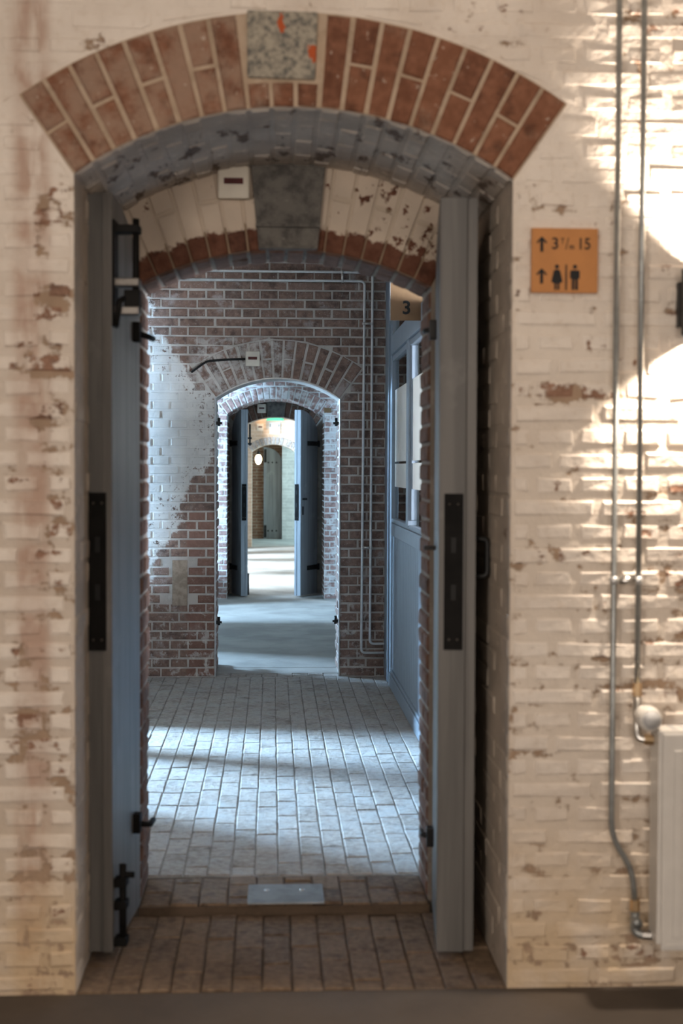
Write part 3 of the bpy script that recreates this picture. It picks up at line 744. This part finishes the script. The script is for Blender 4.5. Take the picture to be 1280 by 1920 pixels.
# surface bolt on the inner face at the free edge
b = empty('top_bolt'); b.parent = d; b['label'] = 'black iron top bolt'
tube('rod', [(W-.035, .062, 1.86), (W-.035, .062, 2.105)], .010, MAT_PLATE, b)
for z, m_ in ((2.075, MAT_PLATE), (1.925, MAT_DSTEEL), (1.845, MAT_DSTEEL)):
    box('bracket', (W-.060, W-.010), (-.001, .074), (z-.011, z+.011), m_, b, .003)
box('back_plate', (W-.066, W-.004), (-.001, .006), (1.80, 2.10), MAT_PLATE, b, .002)
box('latch_block', (W-.055, W-.02), (.03, .075), (1.855, 1.905), MAT_PLATE, b, .004)
tube('knob', rounded([(W-.02, .03, 1.88), (W-.004, .02, 1.87), (W-.002, .012, 1.80)], .02), [.008]*8, MAT_PLATE, b, 8)
b = empty('bottom_bolt'); b.parent = d; b['label'] = 'black iron bottom bolt'
tube('rod', [(W-.04, .022, .03), (W-.04, .022, .265)], .011, MAT_PLATE, b)
for z in (.045, .150, .215): box('bracket', (W-.064, W-.016), (-.001, .036), (z-.012, z+.012), MAT_PLATE, b, .003)
tube('knob', [(W-.04, .02, .235), (W-.04, .055, .235)], .009, MAT_PLATE, b, 8)
for z in (1.815, .31):
    hk = box('stay_hook', (.085, .125), (-.001, .022), (z-.03, z+.03), MAT_PLATE, d, .004)
    tube('hook_pin', rounded([(.10, .02, z-.005), (.08, .045, z-.012), (.02, .045, z-.012)], .012), .009, MAT_PLATE, hk, 8)
# first doorway, right
a = math.atan2(-.437, -.038)
d = door(2, (.512, .692, 0), a, 1, W, .012, 1.975, 2.172, MAT_DOOR, MAT_DOOR_L, 'grey arched door leaf with a raised edge strip, open on the right of the front doorway', lip_back=True)
lock_plate(d, W, 1, .016, .070)
strap(d, 1, .107, 1.78); strap(d, 1, .107, .26)
hd = tube('pull_handle', rounded([(W-.08, .107, 1.20), (W-.08, .145, 1.20), (W-.08, .145, 1.09), (W-.08, .107, 1.09)], .02), .009, MAT_IRON, d, 8)
box('handle_plate', (W-.10, W-.06), (.105, .111), (1.05, 1.24), MAT_IRON, hd, .002)
for z in (1.83, .26):
    hk = box('stay_hook', (.09, .13), (-.022, .001), (z-.03, z+.03), MAT_IRON, d, .004)
    tube('hook_pin', rounded([(.10, -.02, z), (.09, -.035, z), (.04, -.036, z)], .01), .008, MAT_IRON, hk, 8)
lt = box('latch_bar', (.14, .17), (-.035, .001), (1.155, 1.168), MAT_IRON, d, .002)
# third wall leaves (seen from their outer faces)
W3w = .43
a = math.atan2(-.400, .110)
d = door(3, (-.375, Y3+RB3-.02, .03), a, -1, W3w, .01, 1.79, 2.005, MAT_DOOR3, MAT_DOOR3, 'blue grey door leaf on the left in the far doorway', t=.045, t2=.026)
lock_plate(d, W3w, -1, .016, .066, .82, 1.21)
strap(d, -1, .071, 1.65, .26); strap(d, -1, .071, .30, .26)
tube('bottom_bolt', [(W3w-.03, .012, .02), (W3w-.03, .012, .25)], .012, MAT_IRON, d)
tube('top_bolt', [(W3w-.03, .03, 1.62), (W3w-.03, .03, 1.85)], .010, MAT_IRON, d)
box('top_bolt_bracket', (W3w-.05, W3w-.01), (-.001, .045), (1.63, 1.65), MAT_IRON, d); box('top_bolt_bracket', (W3w-.05, W3w-.01), (-.001, .045), (1.69, 1.71), MAT_IRON, d)
a = math.atan2(-.385, -.195)
d = door(4, (.432, Y3+RB3-.02, .03), a, 1, W3w, .01, 1.79, 2.005, MAT_DOOR3, MAT_DOOR3, 'blue grey door leaf on the right in the far doorway', t=.045, t2=.026)
lock_plate(d, W3w, 1, .004, .046, .82, 1.21)
strap(d, 1, .071, 1.65, .26); strap(d, 1, .071, .30, .26)
kn = tube('door_knob', [(W3w-.06, .071, 1.05), (W3w-.06, .12, 1.05)], .012, MAT_IRON, d, 8)
box('escutcheon', (W3w-.075, W3w-.045), (.070, .076), (.88, .97), MAT_IRON, d)
# end door, half arched, shut
d5 = empty('door_5', (-.169, Y5, .03)); tag(d5, 'blue grey half arched door at the end of the corridor', kind='structure')
pl = [(0, 0), (.350, 0)]+[(.35*(1-k/10), 1.50+.30*math.sqrt(1-(.97*(1-k/10))**2)) for k in range(11)]
slab('leaf', pl, -.06, -.005, MAT_DOOR3, d5, .002)
box('dark_edge_strip', (.345, .36), (-.05, -.005), (0, 1.58), MAT_IRON, d5)  # thin black strip along the right edge of the leaf
for z in (1.50, .16):
    for q in (.09, .17, .25): tube('bolt_head', [(q, -.06, z), (q, -.075, z)], .016, MAT_IRON, d5, 8)
box('hinge_plate', (.01, .055), (-.075, -.06), (1.50, 1.76), MAT_IRON, d5); box('hinge_plate', (.01, .055), (-.075, -.06), (.03, .27), MAT_IRON, d5)

# ================================================================== THINGS ON THE FRONT WALL
# direction sign
sg = empty('direction_sign', (.773, -.007, 1.956)); tag(sg, 'orange brown square sign with arrows, 3 t/m 15 and toilet figures', 'sign')
box('panel', (-.0885, .0885), (-.012, .004), (-.085, .085), MAT_SIGN, sg, .001)
def flat(name, poly, mat, parent, y=-.0128): return slab(name, poly, y, y+.001, mat, parent)
def arrow(cx, cz, s=1.0):
    p = [(-.0042, -.020), (.0042, -.020), (.0042, .009), (.0115, .0015), (.0145, .0055), (.0, .021), (-.0145, .0055), (-.0115, .0015), (-.0042, .009)]
    return flat('arrow', [(cx+x*s, cz+z*s) for x, z in p], MAT_BLACK, sg)
arrow(-.062, .042); arrow(-.062, -.042)
text_mesh('room_number', '3', .043, (-.037, -.0122, .030), MAT_BLACK, sg, 'LEFT', .0006, 1.0)
text_mesh('range_letter', 'T', .021, (-.0115, -.0122, .044), MAT_BLACK, sg, 'LEFT', .0003, .8)
flat('range_slash', [(.001, .029), (.0035, .029), (.0105, .060), (.008, .060)], MAT_BLACK, sg)
text_mesh('range_letter', 'm', .021, (.0115, -.0122, .030), MAT_BLACK, sg, 'LEFT', .0004, .85)
text_mesh('room_number', '15', .043, (.0325, -.0122, .030), MAT_BLACK, sg, 'LEFT', .0006, .86)
def figure(cx, cz, woman):
    f = empty('toilet_figure'); f.parent = sg
    flat('head', [(cx+.0058*math.cos(t), cz+.0275+.0058*math.sin(t)) for t in [2*PI*k/14 for k in range(14)]], MAT_BLACK, f)
    if woman: p = [(-.007, -.034), (-.0012, -.034), (-.0012, -.017), (.0012, -.017), (.0012, -.034), (.007, -.034), (.007, -.017), (.0155, -.013), (.0115, .004), (.0085, .0165), (.005, .0195), (-.005, .0195), (-.0085, .0165), (-.0115, .004), (-.0155, -.013), (-.007, -.017)]
    else: p = [(-.0085, -.034), (-.001, -.034), (-.001, -.007), (.001, -.007), (.001, -.034), (.0085, -.034), (.0085, -.004), (.013, -.004), (.013, .015), (.0095, .0185), (-.0095, .0185), (-.013, .015), (-.013, -.004), (-.0085, -.004)]
    flat('body', [(cx+x, cz+z) for x, z in p], MAT_BLACK, f)
figure(-.021, -.044, True); figure(.027, -.044, False)
flat('divider_line', [(.0015, -.078), (.006, -.078), (.006, -.011), (.0015, -.011)], MAT_BLACK, sg)
# heating pipes
PY = -.045
pa = empty('heating_pipe', (.906, 0, 0)); tag(pa, 'thin galvanised pipe that bends at the bottom, left of the front pair', 'pipe', 'heating pipes on the front wall')
tube('pipe', rounded([(0, PY, 3.3), (0, PY, .42), (.058, PY, .335), (.066, PY, .235)], .05, 8), .0078, MAT_GALVD, pa, 14)
tube('union_nut', [(.066, PY, .252), (.066, PY, .222)], .013, MAT_BRASS, pa, 6, False)
pb = empty('heating_pipe', (.972, 0, 0)); tag(pb, 'thin straight galvanised pipe running down to the thermostat valve', 'pipe', 'heating pipes on the front wall')
tube('pipe', [(0, PY, 3.3), (0, PY, .81)], .0078, MAT_GALVD, pb, 14)
tube('union_nut', [(0, PY, .835), (0, PY, .80)], .0125, MAT_BRASS, pb, 6, False)
for z in (1.108,):
    br = empty('pipe_bracket', (.939, 0, z)); tag(br, 'shiny double pipe clamp joining the two front pipes', 'bracket', 'double pipe clamps')
    tube('spacer', [(-.020, PY-.004, 0), (.022, PY-.004, 0)], .0125, MAT_STEEL, br, 14)
    tube('stem', [(0, .0, 0), (0, PY, 0)], .005, MAT_STEEL, br, 8)
    for q in (-.033, .033):
        tube('clamp_ring', [(q, PY, -.010), (q, PY, .010)], .0115, MAT_GALV, br, 12)
# radiator with valves
rd = empty('panel_radiator', (1.02, 0, .14)); tag(rd, 'white panel radiator at the right edge of the front wall', 'radiator')
RW, RH = 1.0, .575
bm = bmesh.new(); bm_box(bm, (.0, RW), (-.128, -.112), (0, RH), .006)
fp = bm_obj('front_panel', bm, MAT_WHITE, rd)
for i in range(22):
    x0 = .030+i*.0435
    box('channel', (x0, x0+.022), (-.1325, -.127), (.035, RH-.045), MAT_WHITE, fp, .0024)
box('bottom_seam', (.012, RW-.012), (-.131, -.127), (.012, .018), MAT_WHITE, fp, .001)
box('rear_panel', (.0, RW), (-.052, -.040), (.01, RH-.01), MAT_WHITE, rd, .004)
box('side_cover', (-.010, .002), (-.120, -.040), (.015, RH-.004), MAT_WHITE, rd, .003)
tg = box('top_grille', (-.012, RW), (-.124, -.040), (RH-.006, RH+.006), MAT_WHITE, rd, .003)
for i in range(30): box('grille_slot', (.03+i*.032, .045+i*.032), (-.115, -.05), (RH+.0055, RH+.0068), MAT_GREY_PL, tg)
for x in (.2, .8): box('wall_bracket', (x, x+.03), (-.045, -.004), (.05, RH-.08), MAT_WHITE, rd)
tv = empty('thermostat_valve'); tv.parent = rd; tv['label'] = 'white round thermostat head on a brass valve'
hx, hz = -.030, .608
bm = bmesh.new(); prof = [(-.045, .020), (-.05, .028), (-.075, .033), (-.100, .033), (-.118, .030), (-.122, .026)]
bm_tube(bm, [(hx, y, hz) for y, r in prof], [r for y, r in prof], 24); bm_obj('thermostat_head', bm, MAT_WHITE, tv, True)
tube('head_cap', [(hx, -.1205, hz), (hx, -.1245, hz)], .023, MAT_GREY_PL, tv, 24)
tube('valve_body', rounded([(hx-.018, PY, .658), (hx-.018, PY, .545), (-.005, PY-.02, .545)], .018), .0115, MAT_STEEL, tv, 12)
tube('valve_nut', [(-.032, PY-.015, .545), (-.004, PY-.02, .545)], .0145, MAT_BRASS, tv, 8, False)
lv = empty('return_valve'); lv.parent = rd; lv['label'] = 'dark lower return valve'
tube('valve_body', rounded([(-.048, PY, .079), (-.048, PY, .020), (-.005, PY-.02, .020)], .018), .0125, MAT_GALVD, lv, 12)
tube('valve_cap', [(-.048, PY+.005, .055), (-.048, PY-.030, .055)], .014, MAT_GALVD, lv, 10)
tube('valve_nut', [(-.032, PY-.015, .020), (-.004, PY-.02, .020)], .0125, MAT_STEEL, lv, 8, False)
# up-and-down wall light
sc = empty('wall_light', (1.128, 0, 1.842)); tag(sc, 'black up and down wall light at the right edge of the front wall', 'lamp')
bm = bmesh.new(); bm_tube(bm, [(0, -.075, -.086), (0, -.075, .086)], .055, 28, False); bm_obj('housing', bm, MAT_IRON, sc)
box('wall_plate', (-.05, .05), (-.03, .002), (-.06, .06), MAT_IRON, sc, .003)
tube('lamp_partition', [(0, -.075, -.02), (0, -.075, .02)], .054, MAT_IRON, sc, 24)
def spot(name, loc, aim, power, col, ang, blend, rad, parent=None):
    l = bpy.data.lights.new(name, 'SPOT'); l.energy = power; l.color = col; l.spot_size = math.radians(ang); l.spot_blend = blend; l.shadow_soft_size = rad
    o = bpy.data.objects.new(name, l); COL.objects.link(o); o.location = loc; o.rotation_euler = Vector(aim).to_track_quat('-Z', 'Y').to_euler()
    if parent: o.parent = parent
    return o
spot('up_light', (0, -.075, .055), (0, 0, 1), 110, (1.0, .84, .68), 92, .55, .02, sc)
spot('down_light', (0, -.075, -.055), (0, 0, -1), 75, (1.0, .84, .68), 110, .45, .02, sc)

# indicator boxes over the doorways
def indicator(loc, s, label, cable=None):
    b = empty('indicator_box', loc); tag(b, label, 'indicator', 'indicator boxes over the doorways')
    box('back_box', (-.046*s, .046*s), (-.012*s, .004), (-.047*s, .047*s), MAT_CREAMPL, b, .003*s)
    box('cover', (-.0485*s, .0485*s), (-.034*s, -.011*s), (-.050*s, .050*s), MAT_CREAMPL, b, .006*s)
    box('lens', (-.030*s, .030*s), (-.0365*s, -.033*s), (-.006*s, .013*s), MAT_REDWIN, b, .0015*s)
    if cable: tube('cable', rounded(cable, .03), .0075, MAT_IRON, b, 8)
    return b
indicator((-.122, RB-.012, 2.288), 1.0, 'cream indicator box with dark red lens beside the keystone in the front doorway')
indicator((-.130, Y2-.008, 2.120), .97, 'white indicator box with black cable on the second arch', [(-.045, -.012, 0), (-.15, -.012, -.004), (-.30, -.012, -.016), (-.40, -.010, -.09)])
indicator((-.118, Y3+RB3-.03, 2.063), .97, 'indicator box over the far pair of doors', [(0, -.01, .05), (0, -.02, .12), (-.10, -.02, .13), (-.30, -.02, .02)])
indicator((-.214, Y4-.01, 2.132), 1.2, 'small indicator box on the lamplit farthest wall')

# steel plate on the threshold
fp = empty('steel_plate', (.046, .742, .0345)); tag(fp, 'flat grey steel plate lying on the brick threshold', 'plate')
box('plate', (-.121, .121), (-.100, .095), (-.002, .004), MAT_METALPL, fp, .0015)
for x in (-.06, .055): tube('screw_head', [(x, .03, .0035), (x, .03, .006)], .009, MAT_STEEL, fp, 10)

# ================================================================== THINGS IN THE CORRIDOR
# pipes on the second wall
yp = Y2-.035
p1 = empty('wall_pipe', (0, yp, 0)); tag(p1, 'outer galvanised pipe of the second wall, upper of the two runs', 'pipe', 'pipes on the second wall')
tube('pipe', rounded([(-1.1, 0, 2.69), (.653, 0, 2.69), (.645, 0, .250), (.76, 0, .250)], .03, 5), .0088, MAT_GALVL, p1, 10)
p2 = empty('wall_pipe', (0, yp, 0)); tag(p2, 'inner galvanised pipe of the second wall, reaching lowest near the floor', 'pipe', 'pipes on the second wall')
tube('pipe', rounded([(-1.1, 0, 2.632), (.601, 0, 2.632), (.588, 0, .190), (.76, 0, .190)], .03, 5), .0088, MAT_GALVL, p2, 10)
for z, lb in ((2.355, 'upper double clamp on the pair of pipes of the second wall'), (.886, 'lower double clamp on the pair of pipes of the second wall')):
    br = empty('pipe_bracket', (.622, yp, z)); tag(br, lb, 'bracket', 'double pipe clamps')
    tube('spacer', [(-.024, 0, 0), (.026, 0, 0)], .009, MAT_STEEL, br, 10); tube('stem', [(0, .03, 0), (0, 0, 0)], .005, MAT_STEEL, br, 8)
    for q in (-.026, .027): tube('clamp_ring', [(q, 0, -.009), (q, 0, .009)], .011, MAT_GALV, br, 10)
br = empty('pipe_bracket', (.455, yp, 2.66)); tag(br, 'clamp joining the horizontal pipe runs near the top of the second wall', 'bracket', 'double pipe clamps')
tube('spacer', [(0, 0, -.024), (0, 0, .026)], .009, MAT_STEEL, br, 10); tube('stem', [(0, .03, 0), (0, 0, 0)], .005, MAT_STEEL, br, 8)
for q in (-.028, .030): tube('clamp_ring', [(-.009, 0, q), (.009, 0, q)], .011, MAT_GALV, br, 10)
# hinge hooks left in the second opening
for sx, x, z, lb in ((1, -.377, 1.702, 'upper left'), (-1, .447, 1.706, 'upper right'), (1, -.377, .388, 'lower left'), (-1, .447, .395, 'lower right')):
    h = empty('hinge_hook', (x, Y2+.03, z)); tag(h, 'black iron hinge hook, %s in the second opening' % lb, 'hook', 'hinge hooks in the second opening')
    box('arm', sorted((-.004*sx, .035*sx)), (-.012, .012), (-.012, .010), MAT_IRON, h, .003)
    tube('pin', [(.026*sx, 0, -.020), (.026*sx, 0, .034)], .0095, MAT_IRON, h, 8)
    tube('nut', [(.012*sx, 0, -.001), (.046*sx, 0, -.001)], .008, MAT_IRON, h, 6)
tgp = empty('paper_tag', (.392, Y3-.012, 1.955)); tag(tgp, 'small brown tag on the right of the third arch', 'tag')
box('card', (.15, .225), (-.004, .004), (.04, .09), MAT_SIGN3, tgp, .001)

# glazed partition on the right
PX = .754
gp = empty('glazed_partition', (PX, 0, .03)); tag(gp, 'blue grey glazed partition with panelled base on the right of the corridor', 'partition')
def pbox(name, y0, y1, z0, z1, x0=0.0, x1=.05, mat=MAT_PART, parent=None, bev=.004): return box(name, (x0, x1), (y0, y1), (z0, z1), mat, parent or gp, bev)
y0p, y1p = 1.2, Y2-.005
pbox('post', 5.20, y1p, 0, 2.95, -.012, .06); pbox('post', 5.08, 5.20, 0, 2.95, 0, .05)
mull = [3.98, 2.78, 1.58]
for y in mull: pbox('mullion', y, y+.115, 1.05, 2.95, -.004, .05)
for y in mull:
    pbox('mullion_bead', y-.022, y-.001, 1.09, 2.06, .012, .04); pbox('mullion_bead', y+.116, y+.137, 1.09, 2.06, .012, .04)
pbox('transom', y0p, 5.08, 2.09, 2.21, -.010, .055); pbox('transom_bead', y0p, 5.08, 2.055, 2.088, .004, .045)
pbox('top_rail', y0p, 5.08, 2.85, 2.95, -.004, .05)
pbox('sill_rail', y0p, 5.08, .955, 1.035, -.006, .05); pbox('sill_bead', y0p, 5.08, 1.036, 1.062, .002, .045)
for i, y in enumerate([5.08]+[q for q in mull]):
    pass
n = 0
yy = 5.08
while yy > y0p+.05:
    ya = yy-.095; pbox('board', ya+.002, yy-.002, .10, .954, .008, .035, bev=.003); yy = ya
pbox('skirting', y0p, 5.08, 0, .085, -.014, .04); pbox('skirting_moulding', y0p, 5.08, .086, .105, -.006, .03)
ed = [5.08]+mull
for a_, b_ in zip([5.08]+mull, [m_+.115 for m_ in mull]):
    pane = pbox('pane', b_, a_, 1.062, 2.055, .022, .027, MAT_GLASS, bev=0)
    pbox('frosted_film', b_+.004, a_-.004, 1.262, 1.406, .0205, .0214, MAT_FILM, pane, 0)
    pbox('frosted_film', b_+.004, a_-.004, 1.420, 1.872, .0205, .0214, MAT_FILM, pane, 0)
    pbox('top_pane', b_, a_, 2.21, 2.85, .022, .027, MAT_GLASS, bev=0)
    ym = (a_+b_)/2
    pbox('glazing_bar', ym-.07, ym-.05, 1.062, 2.055, .030, .046)
shell('wall_above_partition', (PX, PX+.05), (.96, Y2), (2.98, 3.1), MAT_PLASTER, 'plastered strip above the glazed partition')
shell('wall_beside_partition', (PX, PX+.05), (.96, 1.2), (0.03, 2.98), MAT_PLASTER, 'plastered nib beside the glazed partition')
# room number sign, standing out from the partition
rs = empty('room_number_sign', (.668, 3.30, 2.245)); tag(rs, 'brown projecting sign with a black 3 beside the glazed partition', 'sign')
box('panel', (-.078, .086), (-.004, .004), (-.095, .105), MAT_SIGN3, rs, .001)
box('edge', (-.0795, -.0775), (-.005, .005), (-.095, .105), MAT_GALV, rs)
text_mesh('numeral', '3', .093, (.004, -.0045, -.062), MAT_BLACK, rs, 'CENTER', .0022, 1.0)
# far things
ex = empty('exit_sign', (.046, Y4-.12, 2.268)); tag(ex, 'green exit sign on the lamplit farthest wall', 'sign')
box('housing', (-.15, .15), (-.02, .02), (-.025, .09), MAT_WHITE, ex, .003); box('face', (-.148, .148), (-.022, -.02), (-.024, .088), glow('green_sign_face', (.03, .32, .14), .6), ex)
box('wall_arm', (-.02, .02), (.018, .12), (.02, .05), MAT_WHITE, ex)
wn = empty('wall_notice', (.042, Y4-.008, 2.115)); tag(wn, 'white notice board with dark marks under the exit sign', 'notice')
box('board', (-.095, .095), (-.010, .006), (-.10, .10), MAT_WHITE, wn, .002)
for x, z, ww, hh in ((-.085, .05, .012, .055), (.065, .05, .012, .05), (-.01, .06, .012, .012), (-.075, -.055, .012, .012), (.07, -.05, .012, .012)):
    box('mark', (x, x+ww), (-.0115, -.0098), (z-hh/2, z+hh/2), MAT_BLACK, wn)
pd = empty('pendant_lamp', (-.262, 22.6, 3.1)); tag(pd, 'glowing oval pendant lamp hanging at the end of the corridor', 'lamp')
tube('cord', [(0, 0, 0), (0, 0, -1.39)], .006, MAT_IRON, pd, 6)
tube('holder', [(0, 0, -1.37), (0, 0, -1.43)], .028, MAT_IRON, pd, 10)
bm = bmesh.new(); prof = [(-1.43, .025), (-1.45, .045), (-1.48, .058), (-1.53, .060), (-1.57, .050), (-1.60, .030), (-1.612, .008)]
bm_tube(bm, [(0, 0, z) for z, r in prof], [r for z, r in prof], 16); bm_obj('bulb', bm, glow('warm_bulb', (1.0, .80, .50), 14), pd, True)
pl_ = bpy.data.lights.new('pendant_light', 'POINT'); pl_.energy = 1.6; pl_.color = WARM; pl_.shadow_soft_size = .06
o = bpy.data.objects.new('pendant_light', pl_); COL.objects.link(o); o.location = (0, -.14, -1.53); o.parent = pd
# spotlight lighting the farthest wall
sl = empty('ceiling_spotlight', (-.05, 19.80, 3.10)); tag(sl, 'warm ceiling spotlight aimed at the farthest wall, above the view', 'lamp')
tube('body', [(0, -.04, -.01), (0, .04, -.12)], .045, MAT_IRON, sl, 14)
spot('spot_beam', (0, .05, -.15), (0.02, 1.0, -.74), 75, (1.0, .64, .34), 33, .5, .04, sl)
